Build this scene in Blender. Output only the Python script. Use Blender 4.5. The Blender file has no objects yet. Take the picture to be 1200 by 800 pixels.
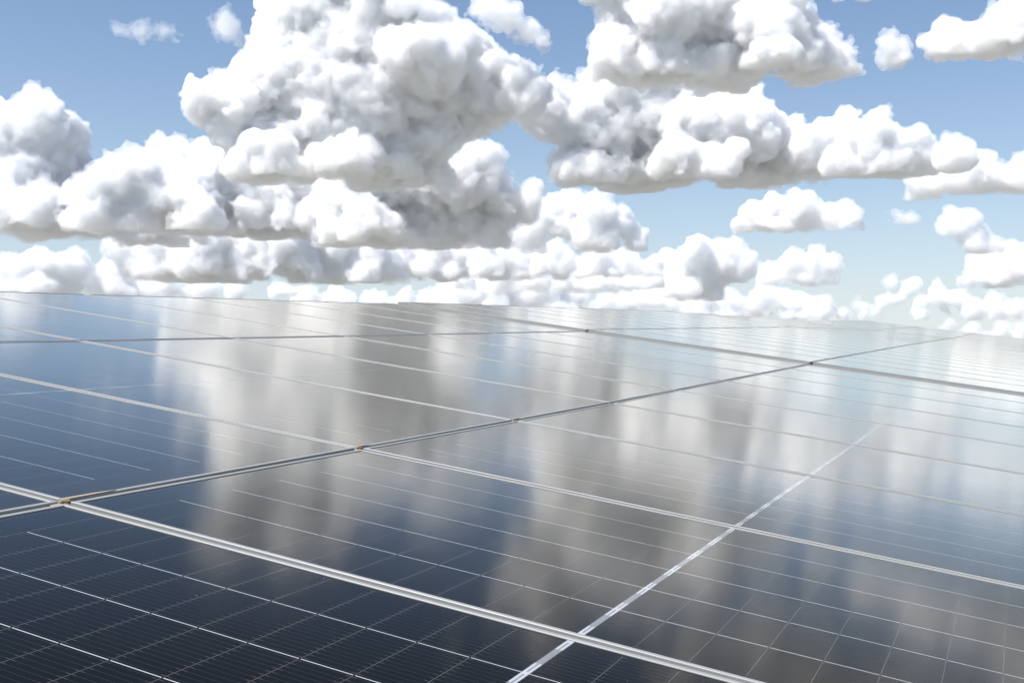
import bpy, bmesh, math, random
import numpy as np
from mathutils import Vector, Matrix, noise

scene = bpy.context.scene
R = math.radians
COL = scene.collection

# ------------------------------------------------------------------ camera
F_PX = 1313.2                       # focal length in pixels of a 1200 px wide frame
HOR = 415.0                         # row of the true horizon
PITCH = math.atan((HOR - 400) / F_PX)
CAM = Vector((0, 0, 1.75))
cd = bpy.data.cameras.new('camera')
cam = bpy.data.objects.new('camera', cd)
COL.objects.link(cam)
cd.sensor_width = 36.0
cd.lens = 36.0 * F_PX / 1200
cd.clip_start = 0.05
cd.clip_end = 400000
cam.location = CAM
cam.rotation_euler = (math.pi / 2 + PITCH, 0, 0)
scene.camera = cam

# ------------------------------------------------------------------ light
SUN_EL, SUN_ROT = R(58), R(-120)
world = bpy.data.worlds.new('World')
scene.world = world
world.use_nodes = True
wn = world.node_tree
wn.nodes.clear()
sky = wn.nodes.new('ShaderNodeTexSky')
sky.sky_type = 'NISHITA'
sky.sun_disc = False
sky.sun_elevation = SUN_EL
sky.sun_rotation = SUN_ROT
sky.altitude = 100
sky.air_density = 1.15
sky.dust_density = 0.3
sky.ozone_density = 2.6
bg = wn.nodes.new('ShaderNodeBackground')
bg.inputs['Strength'].default_value = 0.070
wo = wn.nodes.new('ShaderNodeOutputWorld')
tint = wn.nodes.new('ShaderNodeMix')          # camera white balance of the air: cooler, clear tropical blue
tint.data_type = 'RGBA'; tint.blend_type = 'MULTIPLY'
tint.inputs[0].default_value = 1.0
tint.inputs[7].default_value = (0.85, 0.965, 1.09, 1)
hsv = wn.nodes.new('ShaderNodeHueSaturation')
hsv.inputs['Saturation'].default_value = 0.95
wn.links.new(sky.outputs[0], tint.inputs[6])
wn.links.new(tint.outputs[2], hsv.inputs['Color'])
# low white haze of a humid day: thins out within some degrees of elevation
wtc = wn.nodes.new('ShaderNodeTexCoord')
wsep = wn.nodes.new('ShaderNodeSeparateXYZ'); wn.links.new(wtc.outputs['Generated'], wsep.inputs[0])
def wmath(op, a, b):
    m = wn.nodes.new('ShaderNodeMath'); m.operation = op
    for k, v in ((0, a), (1, b)):
        if isinstance(v, (int, float)): m.inputs[k].default_value = v
        else: wn.links.new(v, m.inputs[k])
    return m.outputs[0]
wel = wmath('MAXIMUM', wsep.outputs[2], 0.0)
wex = wmath('MULTIPLY', wmath('POWER', 2.718, wmath('MULTIPLY', wel, -9.0)), 0.85)
whz = wn.nodes.new('ShaderNodeMix'); whz.data_type = 'RGBA'
whz.inputs[7].default_value = (6.9, 7.25, 7.8, 1)
wn.links.new(wex, whz.inputs[0]); wn.links.new(hsv.outputs[0], whz.inputs[6])
wn.links.new(whz.outputs[2], bg.inputs[0])
wn.links.new(bg.outputs[0], wo.inputs[0])

sd = bpy.data.lights.new('sun', 'SUN')
sd.energy = 4.0
sd.angle = R(0.53)
sd.color = (1.0, 0.97, 0.93)
sun = bpy.data.objects.new('sun', sd)
COL.objects.link(sun)
sdir = Vector((math.sin(SUN_ROT) * math.cos(SUN_EL), math.cos(SUN_ROT) * math.cos(SUN_EL), math.sin(SUN_EL)))
sun.rotation_euler = sdir.to_track_quat('Z', 'Y').to_euler()
sun.location = (0, 0, 30)

scene.view_settings.view_transform = 'Standard'
scene.view_settings.look = 'None'
scene.view_settings.gamma = 1
scene.view_settings.use_curve_mapping = False
scene.view_settings.exposure = 0.74

cy = scene.cycles
cy.max_bounces = 20
cy.volume_bounces = 18
cy.diffuse_bounces = 8
cy.glossy_bounces = 4
cy.transmission_bounces = 8
cy.transparent_max_bounces = 48
cy.sample_clamp_indirect = 6
cy.use_denoising = True


# ------------------------------------------------------------------ helpers
def tag(o, label, cat, group=None, kind=None):
    if label: o['label'] = label
    if cat: o['category'] = cat
    if group: o['group'] = group
    if kind: o['kind'] = kind
    return o


def link_mesh(name, verts, faces, mat=None, parent=None, smooth=False):
    me = bpy.data.meshes.new(name)
    me.from_pydata([tuple(v) for v in verts], [], faces)
    me.update()
    if smooth:
        me.polygons.foreach_set('use_smooth', [True] * len(me.polygons))
    if mat: me.materials.append(mat)
    o = bpy.data.objects.new(name, me)
    COL.objects.link(o)
    o.parent = parent
    return o


def new_mat(name):
    m = bpy.data.materials.new(name)
    m.use_nodes = True
    m.node_tree.nodes.clear()
    return m, m.node_tree


def pix_dir(x, y):
    """unit direction in the world of a point of the 1200 x 800 frame"""
    c = Vector(((x - 600) / F_PX, (400 - y) / F_PX, -1.0))
    d = cam.rotation_euler.to_matrix() @ c
    return d.normalized()


# ------------------------------------------------------------------ the sloping plane of the array
PU, PV = 2.298, 1.142               # pitch along (u) and across (v) the panels
RM = np.array([[0.9028836, 0.412882, 0.1197068], [0.1373792, -0.0132634, -0.9904297], [-0.4073429, 0.9106879, -0.0686967]])
TV = np.array([-0.93163, 0.335732, 2.330857])
CR = np.array(cam.rotation_euler.to_matrix())


def at(u, v, z=0.0):
    """array coordinates (in panels, height in metres) to the world"""
    c = RM @ np.array([u * PU, v * PV, z]) + TV
    return Vector(np.array(CAM) + CR @ np.array([c[0], -c[1], -c[2]]))


AX_U = (at(1, 0) - at(0, 0)).normalized()
AX_V = (at(0, 1) - at(0, 0)).normalized()
AX_N = AX_U.cross(AX_V)

# ------------------------------------------------------------------ ground
def ground_z(x, y):
    b = Vector((AX_V.x, AX_V.y)).normalized()
    s = x * b.x + y * b.y
    t = min(max(s / 60.0, 0), 1)
    return 1.15 * t + 0.03 * math.sin(x * 0.31) * math.cos(y * 0.23)


gm, nt = new_mat('dry_bounce_ground')  # dry sandy ground, tone lightened to bounce more light up onto the clouds
N = nt.nodes.new; K = nt.links.new
tc = N('ShaderNodeTexCoord')
n1 = N('ShaderNodeTexNoise'); n1.inputs['Scale'].default_value = 0.9; n1.inputs['Detail'].default_value = 8
n2 = N('ShaderNodeTexNoise'); n2.inputs['Scale'].default_value = 38; n2.inputs['Detail'].default_value = 6
K(tc.outputs['Object'], n1.inputs['Vector']); K(tc.outputs['Object'], n2.inputs['Vector'])
mx = N('ShaderNodeMath'); mx.operation = 'ADD'
K(n1.outputs['Fac'], mx.inputs[0]); K(n2.outputs['Fac'], mx.inputs[1])
cr = N('ShaderNodeValToRGB')
cr.color_ramp.elements[0].position = 0.36; cr.color_ramp.elements[0].color = (0.30, 0.285, 0.255, 1)
cr.color_ramp.elements[1].position = 0.62; cr.color_ramp.elements[1].color = (0.25, 0.25, 0.22, 1)
hf = N('ShaderNodeMath'); hf.operation = 'MULTIPLY'; hf.inputs[1].default_value = 0.5
K(mx.outputs[0], hf.inputs[0]); K(hf.outputs[0], cr.inputs[0])
bs = N('ShaderNodeBsdfPrincipled'); bs.inputs['Roughness'].default_value = 0.95
bs.inputs['Specular IOR Level'].default_value = 0.1
K(cr.outputs[0], bs.inputs['Base Color'])
bp = N('ShaderNodeBump'); bp.inputs['Strength'].default_value = 0.6; bp.inputs['Distance'].default_value = 0.05
K(n2.outputs['Fac'], bp.inputs['Height']); K(bp.outputs[0], bs.inputs['Normal'])
oo = N('ShaderNodeOutputMaterial'); K(bs.outputs[0], oo.inputs[0])

cs = [-150000, -40000, -8000, -1500, -400, -150, -80] + [-60 + 2.5 * k for k in range(57)] + [100, 160, 400, 1500, 8000, 40000, 150000]
gv = [(x, y, ground_z(x, y)) for y in cs for x in cs]
nc = len(cs)
gf = [(a * nc + b, a * nc + b + 1, (a + 1) * nc + b + 1, (a + 1) * nc + b) for a in range(nc - 1) for b in range(nc - 1)]
ground = link_mesh('ground', gv, gf, gm, smooth=True)
ground['kind'] = 'structure'

# ------------------------------------------------------------------ panel materials
LH, WH, TH = 2.278 / 2, 1.125 / 2, 0.035      # half length, half width and depth of a panel
def math_node(nt, op, a, b=None, clamp=False):
    m = nt.nodes.new('ShaderNodeMath'); m.operation = op; m.use_clamp = clamp
    for k, v in ((0, a), (1, b)):
        if v is None: continue
        if isinstance(v, (int, float)): m.inputs[k].default_value = v
        else: nt.links.new(v, m.inputs[k])
    return m.outputs[0]


GLASS_ROUGH = 0.105
def add_glass_surface(nt, bs, rough=GLASS_ROUGH):
    """the finely rippled, slightly dusty solar glass over everything under it"""
    tc = nt.nodes.new('ShaderNodeTexCoord')
    mp = nt.nodes.new('ShaderNodeMapping'); mp.inputs['Scale'].default_value = (1.0, 1.6, 1.0)
    nt.links.new(tc.outputs['Object'], mp.inputs[0])
    nz = nt.nodes.new('ShaderNodeTexNoise'); nz.inputs['Scale'].default_value = 160; nz.inputs['Detail'].default_value = 2
    nt.links.new(mp.outputs[0], nz.inputs['Vector'])
    wv = nt.nodes.new('ShaderNodeTexNoise'); wv.inputs['Scale'].default_value = 2.3; wv.inputs['Detail'].default_value = 3
    nt.links.new(tc.outputs['Object'], wv.inputs['Vector'])
    b1 = nt.nodes.new('ShaderNodeBump'); b1.inputs['Strength'].default_value = 0.05; b1.inputs['Distance'].default_value = 0.0012
    nt.links.new(nz.outputs['Fac'], b1.inputs['Height'])
    b2 = nt.nodes.new('ShaderNodeBump'); b2.inputs['Strength'].default_value = 0.5; b2.inputs['Distance'].default_value = 0.0008
    nt.links.new(wv.outputs['Fac'], b2.inputs['Height']); nt.links.new(b1.outputs[0], b2.inputs['Normal'])
    nt.links.new(b2.outputs[0], bs.inputs['Normal'])
    r = math_node(nt, 'MULTIPLY_ADD', wv.outputs['Fac'], 0.06)
    r.node.inputs[2].default_value = rough - 0.03
    nt.links.new(r, bs.inputs['Roughness'])
    return tc, nz, wv


def glass_over(nt, under, gloss):
    """coated solar glass: hardly any reflection seen from above, a mirror at grazing angles"""
    fr = nt.nodes.new('ShaderNodeFresnel'); fr.inputs['IOR'].default_value = 1.52
    x = math_node(nt, 'MULTIPLY', math_node(nt, 'POWER', fr.outputs[0], 3.0), 14.0)
    f = math_node(nt, 'MULTIPLY', math_node(nt, 'DIVIDE', x, math_node(nt, 'ADD', x, 1.0)), 1.15, clamp=True)
    gloss.inputs['Color'].default_value = (1.0, 0.965, 0.90, 1)   # warm tone of the anti-reflection coat
    mx = nt.nodes.new('ShaderNodeMixShader')
    nt.links.new(f, mx.inputs[0]); nt.links.new(under.outputs[0], mx.inputs[1]); nt.links.new(gloss.outputs[0], mx.inputs[2])
    out = nt.nodes.new('ShaderNodeOutputMaterial'); nt.links.new(mx.outputs[0], out.inputs[0])


def solar_material():
    m, nt = new_mat('solar_cells_under_glass')
    N = nt.nodes.new; K = nt.links.new
    M = lambda *a, **k: math_node(nt, *a, **k)
    bs = N('ShaderNodeBsdfDiffuse')
    gloss = N('ShaderNodeBsdfGlossy')
    tc, nz, wv = add_glass_surface(nt, gloss)
    sp = N('ShaderNodeSeparateXYZ'); K(tc.outputs['Object'], sp.inputs[0])
    x, y = sp.outputs[0], sp.outputs[1]
    xa = M('ABSOLUTE', x)
    CP, HP, BP = 0.1815, 0.0932, 0.1815 / 12
    dist = lambda v, p: M('MULTIPLY', M('PINGPONG', v, p / 2), 1.0)        # distance to the nearest multiple of p
    dy = dist(y, CP)
    dx = dist(xa, HP)
    dw = M('PINGPONG', M('ADD', y, BP / 2), BP / 2)
    inx = M('LESS_THAN', xa, 12 * HP)
    iny = M('LESS_THAN', M('ABSOLUTE', y), 3 * CP - 0.001)
    cell = M('MULTIPLY', inx, iny)
    # long gaps between the strings, missing in the last half cell at either end, broken at every cross joint
    a = M('LESS_THAN', dy, 0.0010)
    a = M('MULTIPLY', a, M('LESS_THAN', xa, 11 * HP))
    a = M('MULTIPLY', a, M('LESS_THAN', M('ABSOLUTE', y), 2.5 * CP))
    a = M('MULTIPLY', a, M('GREATER_THAN', dx, 0.0016))
    # cross gaps
    b = M('MULTIPLY', M('MULTIPLY', M('LESS_THAN', dx, 0.0005), cell), M('GREATER_THAN', dy, 0.003))
    # fine wires, with a brighter pad on either side of each cross gap
    w = M('MULTIPLY', M('LESS_THAN', dw, 0.00035), cell)
    pad = M('MULTIPLY', M('MULTIPLY', M('LESS_THAN', dw, 0.0011), M('LESS_THAN', dx, 0.009)), M('MULTIPLY', cell, M('GREATER_THAN', dx, 0.002)))
    oi = N('ShaderNodeObjectInfo')
    base = N('ShaderNodeMix'); base.data_type = 'RGBA'
    base.inputs[6].default_value = (0.0030, 0.0030, 0.0034, 1); base.inputs[7].default_value = (0.0060, 0.0052, 0.0048, 1)
    K(M('MULTIPLY', oi.outputs['Random'], 0.6), base.inputs[0])
    def over(prev, fac, col, amt):
        mx = N('ShaderNodeMix'); mx.data_type = 'RGBA'
        K(M('MULTIPLY', fac, amt), mx.inputs[0]); K(prev, mx.inputs[6]); mx.inputs[7].default_value = (*col, 1)
        return mx.outputs[2]
    c = base.outputs[2]
    c = over(c, w, (0.22, 0.20, 0.17), 0.16)
    c = over(c, pad, (0.30, 0.27, 0.22), 0.10)
    c = over(c, b, (0.46, 0.46, 0.46), 0.20)
    c = over(c, a, (0.62, 0.63, 0.65), 0.78)
    # scattered dust grains and a thin film of dust
    du = N('ShaderNodeTexNoise'); du.inputs['Scale'].default_value = 85; du.inputs['Detail'].default_value = 2
    K(tc.outputs['Object'], du.inputs['Vector'])
    c = over(c, M('GREATER_THAN', du.outputs['Fac'], 0.775), (0.30, 0.28, 0.25), 0.22)
    low = M('MULTIPLY', M('POWER', M('MULTIPLY', M('ADD', x, LH), 0.5 / LH, clamp=True), 14.0), 0.5)
    edge = M('POWER', M('MULTIPLY', M('ABSOLUTE', y), 1 / WH, clamp=True), 40.0)
    film = M('MULTIPLY', M('ADD', M('MULTIPLY', wv.outputs['Fac'], 0.10), M('MULTIPLY', M('ADD', low, M('MULTIPLY', edge, 0.3)), wv.outputs['Fac'])), 0.14)
    c = over(c, film, (0.36, 0.32, 0.26), 0.6)
    vo = N('ShaderNodeTexVoronoi'); vo.inputs['Scale'].default_value = 7.0; vo.inputs['Randomness'].default_value = 1.0
    off = N('ShaderNodeVectorMath'); off.operation = 'ADD'
    K(tc.outputs['Object'], off.inputs[0]); K(M('MULTIPLY', oi.outputs['Random'], 37.0), off.inputs[1])
    K(off.outputs[0], vo.inputs['Vector'])
    spc = N('ShaderNodeSeparateColor'); K(vo.outputs['Color'], spc.inputs[0])
    ring = M('MULTIPLY', M('LESS_THAN', M('ABSOLUTE', M('SUBTRACT', vo.outputs['Distance'], 0.055)), 0.012), M('GREATER_THAN', spc.outputs[0], 0.80))
    dot = M('MULTIPLY', M('LESS_THAN', vo.outputs['Distance'], 0.022), M('GREATER_THAN', spc.outputs[1], 0.72))
    c = over(c, M('MAXIMUM', M('MULTIPLY', ring, 0.35), dot), (0.42, 0.40, 0.36), 0.22)
    K(c, bs.inputs['Color'])
    glass_over(nt, bs, gloss)
    return m


def metal(name, col, rough, met=0.0, bump=0.0):
    m, nt = new_mat(name)
    bs = nt.nodes.new('ShaderNodeBsdfPrincipled')
    bs.inputs['Metallic'].default_value = met
    nz = nt.nodes.new('ShaderNodeTexNoise'); nz.inputs['Scale'].default_value = 14; nz.inputs['Detail'].default_value = 6
    tc = nt.nodes.new('ShaderNodeTexCoord'); nt.links.new(tc.outputs['Object'], nz.inputs['Vector'])
    mx = nt.nodes.new('ShaderNodeMix'); mx.data_type = 'RGBA'
    mx.inputs[6].default_value = (*[c * 0.86 for c in col], 1); mx.inputs[7].default_value = (*col, 1)
    nt.links.new(nz.outputs['Fac'], mx.inputs[0]); nt.links.new(mx.outputs[2], bs.inputs['Base Color'])
    r = math_node(nt, 'MULTIPLY_ADD', nz.outputs['Fac'], 0.16); r.node.inputs[2].default_value = rough - 0.08
    nt.links.new(r, bs.inputs['Roughness'])
    out = nt.nodes.new('ShaderNodeOutputMaterial'); nt.links.new(bs.outputs[0], out.inputs[0])
    return m


def ribbon_material():
    """grey ribbon along the middle of a panel, with twin bright solder bars around every string"""
    m, nt = new_mat('connector_ribbon_under_glass')
    M = lambda *a, **k: math_node(nt, *a, **k)
    bs = nt.nodes.new('ShaderNodeBsdfDiffuse')
    gloss = nt.nodes.new('ShaderNodeBsdfGlossy')
    tc, nz, wv = add_glass_surface(nt, gloss)
    sp = nt.nodes.new('ShaderNodeSeparateXYZ'); nt.links.new(tc.outputs['Object'], sp.inputs[0])
    xa = M('ABSOLUTE', sp.outputs[0])
    dy = M('PINGPONG', sp.outputs[1], 0.09075)
    bars = M('MULTIPLY', M('GREATER_THAN', xa, 0.0018), M('LESS_THAN', dy, 0.050))
    cross = M('LESS_THAN', dy, 0.006)
    f = M('MAXIMUM', bars, cross)
    mx = nt.nodes.new('ShaderNodeMix'); mx.data_type = 'RGBA'
    mx.inputs[6].default_value = (0.19, 0.195, 0.21, 1); mx.inputs[7].default_value = (0.40, 0.41, 0.43, 1)
    nt.links.new(f, mx.inputs[0]); nt.links.new(mx.outputs[2], bs.inputs['Color'])
    glass_over(nt, bs, gloss)
    return m


M_SOLAR = solar_material()
M_FRAME = metal('anodised_aluminium', (0.33, 0.33, 0.315), 0.45, 0.10)
M_STEEL = metal('galvanised_steel', (0.45, 0.46, 0.45), 0.5, 0.8)
M_SHEET = metal('white_backsheet', (0.62, 0.62, 0.60), 0.6)
M_RUST = metal('rust_stained_clamp', (0.36, 0.30, 0.22), 0.7)
M_RUSTD = metal('rusty_bolt', (0.24, 0.13, 0.07), 0.7, 0.2)
M_BLACK = metal('black_plastic', (0.02, 0.02, 0.022), 0.45)
M_RIBBON = ribbon_material()

# ------------------------------------------------------------------ one panel

def frame_mesh():
    prof = [(0, -TH), (0, -0.0009), (0.0009, 0), (0.0100, 0), (0.0112, -0.0010), (0.0112, -0.0050), (0.0024, -0.0050),
            (0.0024, -TH + 0.002), (0.026, -TH + 0.002), (0.026, -TH)]
    V, Fc = [], []
    cor = [(-1, -1), (1, -1), (1, 1), (-1, 1)]
    n = len(prof)
    for sx, sy in cor:
        for i, z in prof:
            V.append((sx * (LH - i), sy * (WH - i), z))
    for k in range(4):
        for p in range(n):
            a, b = k * n + p, k * n + (p + 1) % n
            c, d = ((k + 1) % 4) * n + (p + 1) % n, ((k + 1) % 4) * n + p
            Fc.append((a, d, c, b))
    return V, Fc


def boxes(lst):
    V, Fc = [], []
    for (x0, y0, z0, x1, y1, z1) in lst:
        o = len(V)
        V += [(x0, y0, z0), (x1, y0, z0), (x1, y1, z0), (x0, y1, z0), (x0, y0, z1), (x1, y0, z1), (x1, y1, z1), (x0, y1, z1)]
        Fc += [tuple(o + i for i in f) for f in ((0, 3, 2, 1), (4, 5, 6, 7), (0, 1, 5, 4), (1, 2, 6, 5), (2, 3, 7, 6), (3, 0, 4, 7))]
    return V, Fc


def bevel_boxes(lst, w):
    bm = bmesh.new()
    for b in lst:
        V, Fc = boxes([b])
        vs = [bm.verts.new(v) for v in V]
        for f in Fc: bm.faces.new([vs[i] for i in f])
    bmesh.ops.bevel(bm, geom=bm.edges[:], offset=w, segments=2, affect='EDGES', profile=0.6)
    V = [v.co.copy() for v in bm.verts]
    bm.verts.index_update()
    Fc = [[v.index for v in f.verts] for f in bm.faces]
    bm.free()
    return V, Fc


def make_panel():
    root = bpy.data.objects.new('solar_panel', None)
    root.empty_display_size = 0.1
    COL.objects.link(root)
    V, Fc = frame_mesh()
    link_mesh('frame', V, Fc, M_FRAME, root)
    g = 0.0113
    zt, zb = -0.0022, -0.0048
    V, Fc = boxes([(-LH + g, -WH + g, zb, LH - g, WH - g, zt)])
    gl = link_mesh('glass', V, Fc, M_SOLAR, root)
    V, Fc = boxes([(-LH + g, -WH + g, -0.0066, LH - g, WH - g, -0.0052)])
    link_mesh('backsheet', V, Fc, M_SHEET, root)
    V, Fc = boxes([(-0.0062, -WH + 0.0125, zt, 0.0062, WH - 0.0125, zt + 0.0003)])
    link_mesh('connector_ribbon', V, Fc, M_RIBBON, root)
    return root


def copy_tree(o, parent=None):
    c = o.copy()
    COL.objects.link(c)
    if parent is not None: c.parent = parent
    for ch in o.children: copy_tree(ch, c)
    return c


Z1 = np.array([[0.0002, -0.0014, -0.0025, -0.0032, -0.0033, -0.0027, -0.0015, 0.0002, 0.0022, 0.0042, 0.0063],
               [0.0029, 0.0008, -0.0014, -0.0034, -0.0044, -0.0045, -0.0031, -0.0006, 0.0024, 0.0047, 0.0061],
               [0.0063, 0.0045, 0.0027, 0.0006, -0.0038, -0.0060, -0.0046, -0.0020, 0.0003, 0.0017, 0.0034],
               [0.0107, 0.0078, 0.0043, -0.0009, -0.0074, -0.0090, -0.0062, -0.0028, -0.0003, 0.0009, 0.0020]])


def lerp_table(z0, z1):
    return lambda u, t: float(np.interp(u, [-2, -1, 0, 1], z0) * (1 - t) + np.interp(u, [-2, -1, 0, 1], z1) * t)


def near_table(u, t):
    v = t * 10
    j = min(int(v), 9)
    c = [np.interp(u, [-2, -1, 0, 1], Z1[:, k]) for k in (j, j + 1)]
    return float(c[0] * (1 - (v - j)) + c[1] * (v - j))


BLOCKS = [  # name, first v, number of panels, height function
    ('nearest', -2.0, 10, near_table),
    ('second', 8.03, 10, lerp_table([0.0280, 0.0250, 0.0210, 0.0200], [0.0500, 0.0320, 0.0220, 0.0180])),
    ('third', 18.06, 12, lerp_table([0.0405, 0.0250, 0.0180, 0.014], [-0.090, -0.085, -0.015, 0.060])),
    ('farthest', 30.12, 14, lerp_table([-0.088, -0.083, -0.013, 0.062], [-0.020, 0.006, 0.0315, 0.0575])),
]
ROWS = [(0, 'front row'), (-1, 'middle row'), (-2, 'back row')]
ORD = ['first', 'second', 'third', 'fourth', 'fifth', 'sixth', 'seventh', 'eighth', 'ninth', 'tenth', 'eleventh', 'twelfth', 'thirteenth', 'fourteenth']
rng = random.Random(11)
proto = make_panel()
first = True
for bname, v0, n, zf in BLOCKS:
    for u0, rname in ROWS:
        for k in range(n):
            if bname == 'nearest' and u0 < 0 and k < 1: continue
            o = proto if first else copy_tree(proto)
            first = False
            zz = [[zf(u, (k + j) / n) for j in (0, 1)] for u in (u0, u0 + 1)]
            P = [[at(u0 + i, v0 + k + j, zz[i][j]) for j in (0, 1)] for i in (0, 1)]
            ctr = (P[0][0] + P[0][1] + P[1][0] + P[1][1]) / 4
            ax = (P[1][0] + P[1][1] - P[0][0] - P[0][1]).normalized()
            ay = (P[0][1] + P[1][1] - P[0][0] - P[1][0]).normalized()
            az = ax.cross(ay).normalized(); ay = az.cross(ax)
            m = Matrix((ax, ay, az)).transposed().to_4x4()
            tilt = 0.10 if bname == 'nearest' else 0.14
            m = m @ Matrix.Rotation(R(rng.gauss(0, tilt * 0.35)), 4, 'X') @ Matrix.Rotation(R(rng.gauss(0, tilt * 0.22)), 4, 'Y')
            m.translation = ctr
            o.matrix_world = m
            tag(o, 'dark solar panel in a silver frame, %s in the %s of the %s block' % (ORD[k], rname, bname),
                'solar panel', 'solar panels mounted in rows on the sloping array')


# ------------------------------------------------------------------ racks under the panels
def beam(p0, p1, w, h):
    d = (p1 - p0); l = d.length; d.normalize()
    s = d.cross(Vector((0, 0, 1)))
    s = s.normalized() if s.length > 0.1 else Vector((1, 0, 0))
    t = s.cross(d)
    V = [p + s * a * w / 2 + t * b * h / 2 for p in (p0, p1) for a, b in ((-1, -1), (1, -1), (1, 1), (-1, 1))]
    return V, [(0, 1, 2, 3), (7, 6, 5, 4), (0, 4, 5, 1), (1, 5, 6, 2), (2, 6, 7, 3), (3, 7, 4, 0)]


for bname, v0, n, zf in BLOCKS:
    base = at(-0.5, v0 + n / 2); base.z = ground_z(base.x, base.y)
    root = bpy.data.objects.new('mounting_rack', None)
    root.location = base
    COL.objects.link(root)
    tag(root, 'galvanised steel rack carrying the %s block of solar panels' % bname, 'rack', 'steel racks under the solar panels')

    def part(name, p0, p1, w, h):
        V, Fc = beam(p0 - base, p1 - base, w, h)
        link_mesh(name, V, Fc, M_STEEL, root)
    low = 0.14 if bname in ('third', 'farthest') else 0.09
    for u in (-1.78, -1.22, -0.78, -0.22, 0.22, 0.78):
        part('rail', at(u, v0 + 0.05, zf(u, 0) - low + 0.032), at(u, v0 + n - 0.05, zf(u, 1) - low + 0.032), 0.04, 0.04)
    nb = max(3, n // 3)
    for k in range(nb):
        t = (k + 0.5) / nb
        part('cross_beam', at(-1.9, v0 + n * t, zf(-1.9, t) - low - 0.06), at(0.9, v0 + n * t, zf(0.9, t) - low - 0.06), 0.06, 0.12)
        for u in (-1.4, 0.4):
            top = at(u, v0 + n * t, zf(u, t) - low - 0.122)
            bot = top.copy(); bot.z = ground_z(top.x, top.y) - 0.1
            part('post', bot, top, 0.1, 0.1)


# ------------------------------------------------------------------ clamps and clips
def placed(o, u, v, z):
    m = Matrix((AX_U, AX_V, AX_N)).transposed().to_4x4()
    m.translation = at(u, v, z)
    o.matrix_world = m


def prism(outline, z0, z1):
    n = len(outline)
    V = [(x, y, z0) for x, y in outline] + [(x, y, z1) for x, y in outline]
    return V, [tuple(range(n))[::-1], tuple(range(n, 2 * n))] + [(i, (i + 1) % n, n + (i + 1) % n, n + i) for i in range(n)]


def corner_clamp(u, v, z, s, label):
    root = bpy.data.objects.new('corner_clamp', None); COL.objects.link(root)
    placed(root, u, v, z)
    # tapering sliver added for the dirt stain on the upper lip, a lug in the gap and a bolt
    V, Fc = prism([(-0.0103, 0.004), (-0.0103, 0.13 * s), (-0.0125, 0.16 * s), (-0.0190, 0.10 * s), (-0.0205, 0.004)], 0.0006, 0.0022)
    link_mesh('stain_plate', V, Fc, M_RUST, root)
    V, Fc = bevel_boxes([(-0.0096, -0.030 * s, -0.020, 0.0090, 0.030 * s, -0.004), (-0.0096, -0.006, -0.004, -0.0040, 0.02 * s, 0.0015)], 0.0012)
    link_mesh('lug', V, Fc, M_RUST, root)
    bm = bmesh.new()
    bmesh.ops.create_cone(bm, cap_ends=True, segments=6, radius1=0.0065, radius2=0.006, depth=0.006)
    V = [v.co + Vector((0.001, 0.008, -0.001)) for v in bm.verts]; bm.verts.index_update()
    Fc = [[v.index for v in f.verts] for f in bm.faces]; bm.free()
    link_mesh('bolt', V, Fc, M_RUSTD, root)
    tag(root, label, 'clamp', 'clamps where four panel corners meet')
    return root


corner_clamp(0, 0, 0.0025, 1.0, 'rust stained metal clamp where four panels meet at the left edge')
corner_clamp(0, 1, 0.0006, 0.5, 'tan metal clamp at the second panel junction along the wide seam')
corner_clamp(0, 2, -0.0038, 0.45, 'small reddish clamp at the third panel junction along the wide seam')


def cable_clip(u, v, z, s, label):
    root = bpy.data.objects.new('cable_clip', None); COL.objects.link(root)
    placed(root, u, v, z)
    V, Fc = bevel_boxes([(-0.022 * s, -0.014 * s, 0.0, 0.022 * s, 0.014 * s, 0.020 * s), (-0.012 * s, -0.020 * s, 0.006 * s, 0.012 * s, 0.020 * s, 0.030 * s)], 0.003 * s)
    link_mesh('body', V, Fc, M_BLACK, root)
    V, Fc = bevel_boxes([(-0.03 * s, -0.006 * s, 0.0, -0.0225 * s, 0.006 * s, 0.012 * s)], 0.001)
    link_mesh('tab', V, Fc, M_BLACK, root)
    tag(root, label, 'clip', 'small black clips on the panel frames')


cable_clip(0.0, 8.015, -0.000, 0.6, 'small black clip in the gap where the wide seam meets the raised second block')
cable_clip(-1.0, 8.015, 0.000, 0.6, 'small black clip at the gap on the seam between middle and back rows')
cable_clip(-1.99, 6.78, -0.016, 0.7, 'tiny black clip on the skyline edge of the nearest block')
cable_clip(-1.99, 9.85, 0.014, 0.7, 'tiny black clip on the skyline edge of the second block')

# ------------------------------------------------------------------ clouds
def cloud_mat(density):
    m, nt = new_mat('cloud_vapour_%d' % round(density * 1e5))
    out = nt.nodes.new('ShaderNodeOutputMaterial')
    vs = nt.nodes.new('ShaderNodeVolumeScatter')
    vs.inputs['Color'].default_value = (1, 1, 1, 1)
    vs.inputs['Density'].default_value = density
    vs.inputs['Anisotropy'].default_value = 0.0
    nt.links.new(vs.outputs[0], out.inputs['Volume'])
    return m



CORE, nt = new_mat('dense_cloud_core')
d_ = nt.nodes.new('ShaderNodeBsdfDiffuse'); d_.inputs['Color'].default_value = (0.99, 0.99, 0.99, 1)
l_ = nt.nodes.new('ShaderNodeBsdfTranslucent'); l_.inputs['Color'].default_value = (0.99, 0.99, 0.99, 1)
x_ = nt.nodes.new('ShaderNodeMixShader'); x_.inputs[0].default_value = 0.25
t_ = nt.nodes.new('ShaderNodeOutputMaterial')
nt.links.new(d_.outputs[0], x_.inputs[1]); nt.links.new(l_.outputs[0], x_.inputs[2]); nt.links.new(x_.outputs[0], t_.inputs['Surface'])


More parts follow.
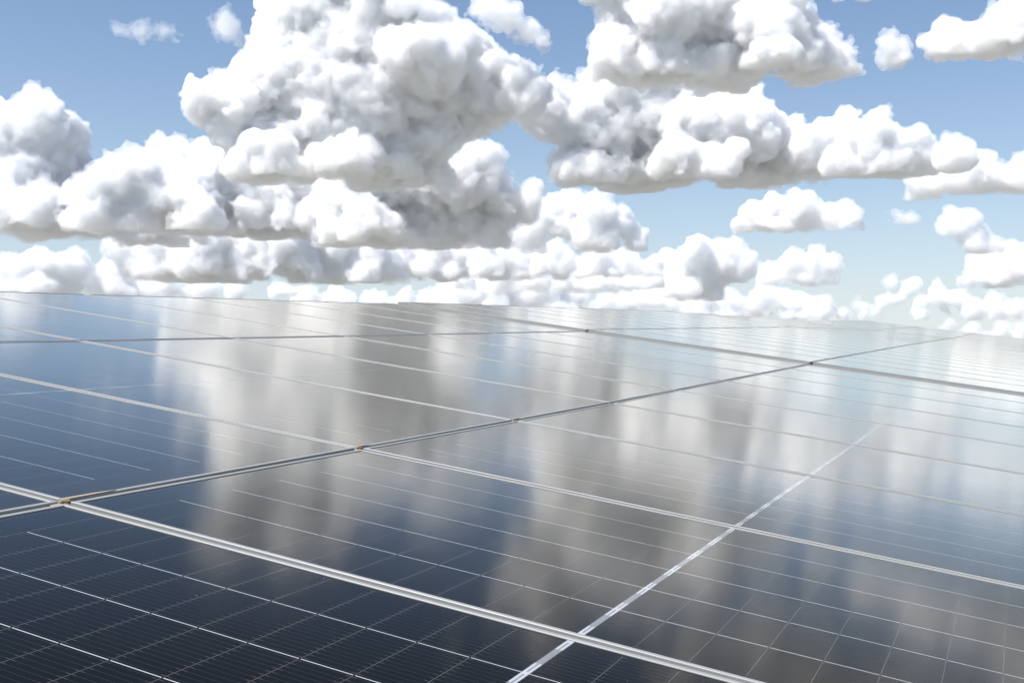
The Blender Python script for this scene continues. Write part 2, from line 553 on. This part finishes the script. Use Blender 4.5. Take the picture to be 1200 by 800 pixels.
def lattice_noise(shape, cell, rng, octaves=3, gain=0.5):
    """smooth fractal noise in about -1..1 on a grid, cell = size of the largest lumps in voxels"""
    out = np.zeros(shape, np.float32)
    amp, tot = 1.0, 0.0
    for _ in range(octaves):
        if cell < 1.6: break
        n = [int(s / cell) + 4 for s in shape]
        g = rng.uniform(-1, 1, n).astype(np.float32)
        for ax in range(3):
            x = np.arange(shape[ax]) / cell + 1.0
            i = x.astype(int)
            f = (x - i)
            # cubic B-spline along this axis
            w = [(1 - f) ** 3 / 6, (3 * f ** 3 - 6 * f ** 2 + 4) / 6, (-3 * f ** 3 + 3 * f ** 2 + 3 * f + 1) / 6, f ** 3 / 6]
            sh = [1, 1, 1]; sh[ax] = -1
            acc = 0
            for k in range(4):
                idx = np.clip(i - 1 + k, 0, g.shape[ax] - 1)
                acc = acc + np.take(g, idx, axis=ax) * w[k].astype(np.float32).reshape(sh)
            g = acc
        out += g * amp * 2.2
        tot += amp
        amp *= gain
        cell *= 0.5
    return out / tot


def surface_net(F):
    """quads on the surface where the field F changes sign (inside < 0)"""
    S = F < 0
    n0, n1, n2 = F.shape
    dims = (n0 - 1, n1 - 1, n2 - 1)
    act = np.zeros(dims, np.int8)
    for a in (0, 1):
        for b in (0, 1):
            for c in (0, 1):
                act += S[a:n0 - 1 + a, b:n1 - 1 + b, c:n2 - 1 + c]
    I, J, K = np.nonzero((act > 0) & (act < 8))
    ids = np.full(dims, -1, np.int32)
    ids[I, J, K] = np.arange(len(I))
    acc = np.zeros((len(I), 3)); cnt = np.zeros(len(I))
    for ax in range(3):
        for u in (0, 1):
            for v in (0, 1):
                o = [0, 0, 0]; oo = [a for a in range(3) if a != ax]
                o[oo[0]], o[oo[1]] = u, v
                A = F[I + o[0], J + o[1], K + o[2]]
                e = list(o); e[ax] = 1
                B = F[I + e[0], J + e[1], K + e[2]]
                m = (A < 0) != (B < 0)
                t = np.where(m, A / np.where(m, A - B, 1), 0)
                for d in range(3):
                    acc[:, d] += np.where(m, (t if d == ax else o[d]), 0)
                cnt += m
    V = np.stack([I, J, K], 1) + acc / cnt[:, None]
    Q = []
    for ax in range(3):
        sl0 = [slice(1, -1)] * 3; sl0[ax] = slice(0, -1)
        sl1 = [slice(1, -1)] * 3; sl1[ax] = slice(1, None)
        A, B = S[tuple(sl0)], S[tuple(sl1)]
        p = np.stack(np.nonzero(A != B), 1) + np.array([0 if d == ax else 1 for d in range(3)])
        ins = S[p[:, 0], p[:, 1], p[:, 2]]
        oo = [(1, 2), (2, 0), (0, 1)][ax]
        def cell(da, db):
            q = p.copy(); q[:, oo[0]] -= da; q[:, oo[1]] -= db
            return ids[q[:, 0], q[:, 1], q[:, 2]]
        q = np.stack([cell(1, 1), cell(0, 1), cell(0, 0), cell(1, 0)], 1)
        q[~ins] = q[~ins][:, ::-1]
        Q.append(q)
    return V, np.concatenate(Q)


def cloud(circles, dist, label, seed=1, vox=1.5, base=None, deep=1.0, group='white cumulus clouds in the blue sky',
          core=6.5, veil=18.0, rag=1.25, puffs=1.0):
    """circles: (x, y, r) puffs in frame pixels seen at the distance dist; grown into a heap of puffs with real depth"""
    rng = random.Random(seed)
    nrg = np.random.default_rng(seed)
    px = dist / F_PX                       # metres per pixel there
    sw = sum(c[2] for c in circles)
    centre = CAM + pix_dir(sum(c[0] * c[2] for c in circles) / sw, sum(c[1] * c[2] for c in circles) / sw) * dist
    fwd = Vector((centre.x - CAM.x, centre.y - CAM.y, 0)).normalized()
    right = Vector((fwd.y, -fwd.x, 0))
    balls = []

    def grow(p, r, lvl):
        balls.append((*p, r))
        if lvl == 0 or r < 4 * px: return
        for _ in range(int((14, 11, 10)[3 - lvl] * puffs)):
            a = rng.uniform(0, 2 * math.pi)
            zz = rng.uniform(-0.45, 1.0)
            s = math.sqrt(1 - zz * zz)
            rr = r * rng.uniform(0.25, 0.5)
            if rr < 2.0 * px: continue
            k = r * rng.uniform(0.75, 1.02)
            grow((p[0] + s * math.cos(a) * k, p[1] + s * math.sin(a) * k, p[2] + zz * k), rr, lvl - 1)
    zs = []
    for (x, y, r) in circles:
        d = pix_dir(x, y)
        p = CAM + d * (dist / math.hypot(d.x, d.y)) - centre
        p += fwd * rng.uniform(-0.5, 0.5) * r * px * 1.6 * deep
        rr = r * px * (0.80 if r > 24 else 0.88)
        q = (p.dot(right), p.dot(fwd), p.z)
        zs.append(q[2] - rr * 0.75)
        grow(q, rr, 3 if r > 34 else 2)
        if base is not None:                 # the broad, level foot of the heap
            bz = dist * (HOR - base) / F_PX + CAM.z - centre.z
            if q[2] - rr * 1.9 < bz:
                for _ in range(3):
                    grow((q[0] + rng.uniform(-0.8, 0.8) * rr, q[1] + rng.uniform(-1, 1) * rr, bz + rr * rng.uniform(0.1, 0.35)), rr * rng.uniform(0.6, 0.85), 1)
    for i, (x, y, r) in enumerate(circles):        # close the hollows between neighbouring puffs
        for (x2, y2, r2) in circles[:i]:
            if math.hypot(x - x2, y - y2) < 1.25 * (r + r2):
                d = pix_dir((x + x2) / 2, (y + y2) / 2 + 0.15 * min(r, r2))
                p = CAM + d * (dist / math.hypot(d.x, d.y)) - centre
                balls.append((p.dot(right), p.dot(fwd) + rng.uniform(-0.3, 0.3) * r * px, p.z, 0.72 * min(r, r2) * px))
    zb = min(zs) if base is None else (dist * (HOR - base) / F_PX + CAM.z - centre.z)
    Bx = np.array(balls)
    h = vox * px
    pad = 14 * px
    lo = (Bx[:, :3] - Bx[:, 3:4]).min(0) - pad
    hi = (Bx[:, :3] + Bx[:, 3:4]).max(0) + pad
    lo[2] = max(lo[2], zb - 8 * px)
    n = [int(v) for v in np.ceil((hi - lo) / h)]
    F = np.full(n, 1e3, np.float32)        # distances in voxels
    amp = 3.4 / vox * rag
    wx, wy, wz = [lattice_noise(n, 16 / vox, nrg, 3, 0.6) * amp for _ in range(3)]
    G = np.ogrid[0:n[0], 0:n[1], 0:n[2]]
    for b in Bx:
        c = (b[:3] - lo) / h; r = b[3] / h
        m = r + 4 + 2 * amp
        s0 = [max(0, int(c[k] - m)) for k in range(3)]
        s1 = [min(n[k], int(c[k] + m) + 1) for k in range(3)]
        if any(s1[k] <= s0[k] for k in range(3)): continue
        sl = tuple(slice(s0[k], s1[k]) for k in range(3))
        dx = G[0][s0[0]:s1[0]] - c[0] + wx[sl]
        dy = G[1][:, s0[1]:s1[1]] - c[1] + wy[sl]
        dz = G[2][:, :, s0[2]:s1[2]] - c[2] + wz[sl]
        D = np.sqrt(dx * dx + dy * dy + dz * dz) - r
        np.minimum(F[sl], D, out=F[sl])
    mats = []
    zz = (zb - lo[2]) / h
    basecut = (zz - G[2]) * 0.8 + wz * 1.2 + lattice_noise(n, 48 / vox, nrg, 4, 0.6) * 15 / vox * min(1.0, sw / len(circles) / 26)
    F = np.maximum(F, np.broadcast_to(basecut, F.shape)).clip(-30, 30)
    for _ in range(1):                     # melt the puffs into each other
        for ax in range(3):
            F = (np.roll(F, 1, ax) + np.roll(F, -1, ax) + np.roll(F, 2, ax) + np.roll(F, -2, ax) + F) / 5
    S0 = F + 2.0 / vox                     # the dense heart keeps the smooth form
    # rounded bulges at four sizes, then frayed
    small = min(1.0, max(0.45, sw / len(circles) / 26))
    for cell, am in ((26, 5.5 * small), (13, 4.8 * small), (7, 3.4 * small), (4.2, 2.0)):
        F -= (np.abs(lattice_noise(n, cell / vox, nrg, 1)) - 0.28) * am / vox
    F += lattice_noise(n, 14 / vox, nrg, 4, 0.8) * 3.0 * rag / vox
    soft = (0.62 + 0.75 * lattice_noise(n, 60 / vox, nrg, 2)).clip(0.12, 1.4)      # crisp here, hazy there
    ragged = lattice_noise(n, 12 / vox, nrg, 4, 0.85)
    Vs, Qs, Ms, off = [], [], [], 0
    for k, (grow_by, wob, free) in enumerate(((-15.0 * small, 0.5, core), (0.0, 2.4, core), (3.6, 8.5, veil))):
        A = (S0 if k == 0 else F) - (grow_by + wob * ragged) * (soft if grow_by > 0 else 1.0) * rag / vox
        for ax in range(3):
            ix = [slice(None)] * 3
            ix[ax] = 0; A[tuple(ix)] = 5; ix[ax] = -1; A[tuple(ix)] = 5
        if (A < 0).sum() < 8: continue
        v_, q_ = surface_net(A)
        Vs.append(v_); Qs.append(q_ + off); Ms.append(np.full(len(q_), len(Ms), np.int32)); off += len(v_)
        mats.append(CORE if k == 0 else cloud_mat(1.0 / (free * px)))
    if not Vs: return None
    V = np.concatenate(Vs) * h + lo; Q = np.concatenate(Qs)
    W = V[:, :1] * np.array(right) + V[:, 1:2] * np.array(fwd) + V[:, 2:3] * np.array([0, 0, 1.0])
    me = bpy.data.meshes.new('cumulus_cloud')
    me.vertices.add(len(W)); me.vertices.foreach_set('co', W.astype(np.float32).ravel())
    me.loops.add(Q.size); me.loops.foreach_set('vertex_index', Q.astype(np.int32).ravel())
    me.polygons.add(len(Q)); me.polygons.foreach_set('loop_start', np.arange(0, Q.size, 4, dtype=np.int32))
    for m in mats: me.materials.append(m)
    me.polygons.foreach_set('material_index', np.concatenate(Ms))
    me.update(calc_edges=True)
    o = bpy.data.objects.new('cumulus_cloud', me)
    COL.objects.link(o)
    o.location = centre
    tag(o, label, 'cloud', group)
    return o


# ---- the clouds of this sky: label, base row, distance in km, seed, puffs (x, y, radius), options
SKY = [
 ('tall white cumulus tower at the left edge of the sky', 288, 9.5, 3,
  [(25,165,50),(70,176,38),(12,215,48),(72,225,42),(50,255,35),(110,255,30),(150,245,34),(190,262,26),(222,268,16),(122,228,28)], {}),
 ('huge grey and white cumulus towering left of centre up to the top edge', 212, 5.2, 5,
  [(352,48,56),(305,88,34),(242,120,34),(290,128,44),(350,120,58),(420,60,66),(462,20,44),(430,130,60),(500,80,58),(556,62,34),
   (545,120,50),(600,90,28),(612,118,32),(300,172,34),(370,-25,56),(430,-40,50),(345,-75,40),(400,160,45),(480,150,45),(340,190,30),(440,185,36),(510,165,30),(455,172,36),(415,100,60)], {}),
 ('ragged wisp of cloud right of the highest peak', 70, 5.0, 6, [(575,8,16),(598,20,16),(620,36,13),(634,46,7)], dict(rag=1.5, core=9, veil=24)),
 ('broad white cloud bank below the huge left cumulus', 275, 8.2, 7,
  [(165,200,26),(205,192,32),(250,188,34),(300,192,36),(350,215,42),(400,215,45),(330,245,40),(270,235,38),(150,228,24),(190,238,34),(130,250,22),(230,228,36),(108,238,30),(140,212,24)], {}),
 ('grey based cumulus heap at the centre of the sky', 286, 7.2, 8,
  [(430,215,48),(480,205,48),(530,215,44),(572,222,30),(520,248,35),(450,255,35),(590,248,24),(400,245,36),(560,195,24),(560,262,26),(612,240,22)], {}),
 ('white heap with a flat grey base right of the centre heap', 291, 10.5, 9,
  [(640,252,22),(665,243,24),(700,254,22),(728,262,16),(748,276,12),(620,266,20),(680,270,20)], {}),
 ('bright white bank low over the panels left of centre', 328, 14.0, 10,
  [(185,300,26),(235,286,34),(290,276,42),(340,282,40),(390,292,34),(430,300,26),(140,290,14),(210,312,18)], {}),
 ('small white heaps low above the left skyline', 349, 19.0, 11,
  [(18,318,20),(50,310,20),(85,312,18),(130,324,18),(160,332,14),(60,330,14),(196,336,13),(240,338,12),(275,340,10),(330,342,12)], {}),
 ('long white row of cumulus across the middle above the panels', 324, 14.5, 12,
  [(462,300,22),(510,296,24),(560,298,22),(610,300,20),(655,300,18),(700,304,16),(738,302,14),(770,308,10)], {}),
 ('white cumulus just above the step between near and second block', 366, 24.0, 13,
  [(506,350,12),(535,340,16),(575,334,20),(606,342,15),(640,338,18),(676,348,12),(440,352,12),(400,352,14),(360,350,13),(470,352,10)], {}),
 ('flat bank of small white heaps right of centre', 338, 18.0, 21,
  [(630,324,14),(665,322,15),(700,326,14),(735,322,15),(768,326,12),(590,326,12),(545,324,12)], {}),
 ('pair of white heaps above the right middle of the array', 348, 20.0, 14,
  [(818,300,22),(850,298,22),(878,312,15),(800,320,20),(832,328,20),(782,304,13)], {}),
 ('two small rounded puffs right of the white pair', 332, 16.0, 15,
  [(905,318,10),(930,304,12),(955,298,13),(974,302,7),(932,318,10),(958,316,10),(944,310,12)], {}),
 ('low bank of far white heaps along the skyline right of centre', 374, 30.0, 16,
  [(855,352,13),(896,346,15),(930,352,13),(962,360,12),(985,368,6),(820,350,15),(780,344,15),(742,350,14),(890,362,10),(712,356,10)], {}),
 ('small isolated oval cumulus in the blue right of centre', 271, 9.0, 17,
  [(880,252,15),(905,246,18),(935,242,18),(962,251,14),(990,248,13)], {}),
 ('long cumulus bank stretching from centre to the right', 212, 6.5, 18,
  [(640,135,38),(690,150,42),(750,152,46),(810,150,48),(860,152,46),(920,168,36),(975,164,36),(1025,168,34),(1075,180,30),(1118,186,22),
   (608,112,34),(870,118,28),(780,105,44),(720,110,38),(1050,200,22),(980,190,24)], {}),
 ('cumulus with a domed right end at the top centre right', 97, 4.1, 19,
  [(735,40,38),(722,72,32),(790,20,50),(850,20,48),(910,42,42),(958,62,30),(988,72,16),(800,-30,50),(862,-20,40),(770,62,40),
   (720,-20,36),(700,-60,34),(750,-80,36),(840,60,34)], {}),
 ('white bank touching the right edge under the long bank', 238, 7.4, 20,
  [(1082,220,18),(1116,216,20),(1156,208,24),(1195,212,26),(1235,212,30)], {}),
 ('rounded cloud with a grey belly in the top right corner', 86, 4.0, 22,
  [(1108,46,22),(1146,50,28),(1185,52,30),(1222,50,40),(1190,15,26),(1285,40,50),(1350,20,55)], {}),
 ('little cloud scrap left of the top right cloud', 90, 4.2, 23, [(1050,60,13),(1060,76,10),(1042,52,9)], dict(rag=1.4, core=7)),
 ('flat cloud cut off by the top edge at the right', 9, 3.6, 24, [(985,-6,10),(1012,-8,14),(1048,-8,12),(1080,-14,10)], {}),
 ('small upright puff at the right beneath the edge bank', 300, 12.0, 25,
  [(1128,262,16),(1110,266,9),(1140,280,13),(1158,290,10)], {}),
 ('white heap at the right edge low in the sky', 338, 17.0, 26,
  [(1150,312,13),(1180,304,17),(1212,308,22),(1168,322,14),(1140,322,10)], {}),
 ('cluster of thin pale heaps low over the right skyline', 374, 28.0, 27,
  [(1045,328,9),(1070,334,10),(1098,340,11),(1036,352,8),(1080,356,9),(1120,350,11),(1162,352,9),(1190,362,9),(1218,360,9),(1010,358,7),(1140,362,8)],
  dict(rag=1.4, core=8, veil=24)),
 ('farthest faint cloud streak at the right end of the skyline', 397, 48.0, 28,
  [(1140,384,8),(1172,386,8),(1200,388,8),(1232,388,10),(1110,380,6)], dict(core=10, veil=26)),
 ('thin cloud scrap right of the oval cumulus', 264, 9.0, 32, [(1052,258,5),(1062,257,6),(1072,259,4)], dict(rag=1.4, core=16, veil=30)),
 ('tiny wisp in the blue at the upper left', 60, 4.2, 29, [(146,46,7),(160,48,9),(172,54,5)], dict(rag=2.3, core=34, veil=50)),
 ('tiny wisp beside the upper left edge of the huge cumulus', 70, 4.2, 30, [(262,26,8),(270,36,9),(280,48,6)], dict(rag=2.3, core=34, veil=50)),
 ('tiny round scrap between the two upper left wisps', 60, 4.2, 31, [(198,48,7)], dict(rag=2.3, core=34, veil=50)),
]
HIGH = [   # above the frame: they are what the panels mirror
 ('broad grey cloud overhead mirrored in the lower right panels', -8, 2.9, 41,
  [(930,-60,55),(870,-80,45),(1010,-50,45),(1080,-60,50),(1150,-80,60),(950,-75,55),(1050,-130,90),(1180,-150,100),(1310,-90,90),(900,-170,60),(1000,-240,80),(1310,-260,100)], {}),
 ('broken cloud overhead mirrored in the lower middle panels', -120, 2.6, 42,
  [(640,-160,45),(700,-170,40),(560,-210,35)], {}),
]
for lab, base, km, seed, circ, opt in SKY:
    if km >= 13:                           # far banks: more and uneven heaps between the main ones
        rr_ = random.Random(seed)
        circ = circ + [(x + rr_.uniform(-1.3, 1.3) * r, y + (base - y) * rr_.uniform(0.1, 0.6), r * rr_.uniform(0.45, 0.8)) for x, y, r in circ for _ in range(1 if seed == 27 else 2)]
    cloud(circ, km * 1000, lab, seed, base=base, **opt)
for lab, base, km, seed, circ, opt in HIGH:
    cloud(circ, km * 1000, lab, seed, base=base, vox=4.5, **opt)
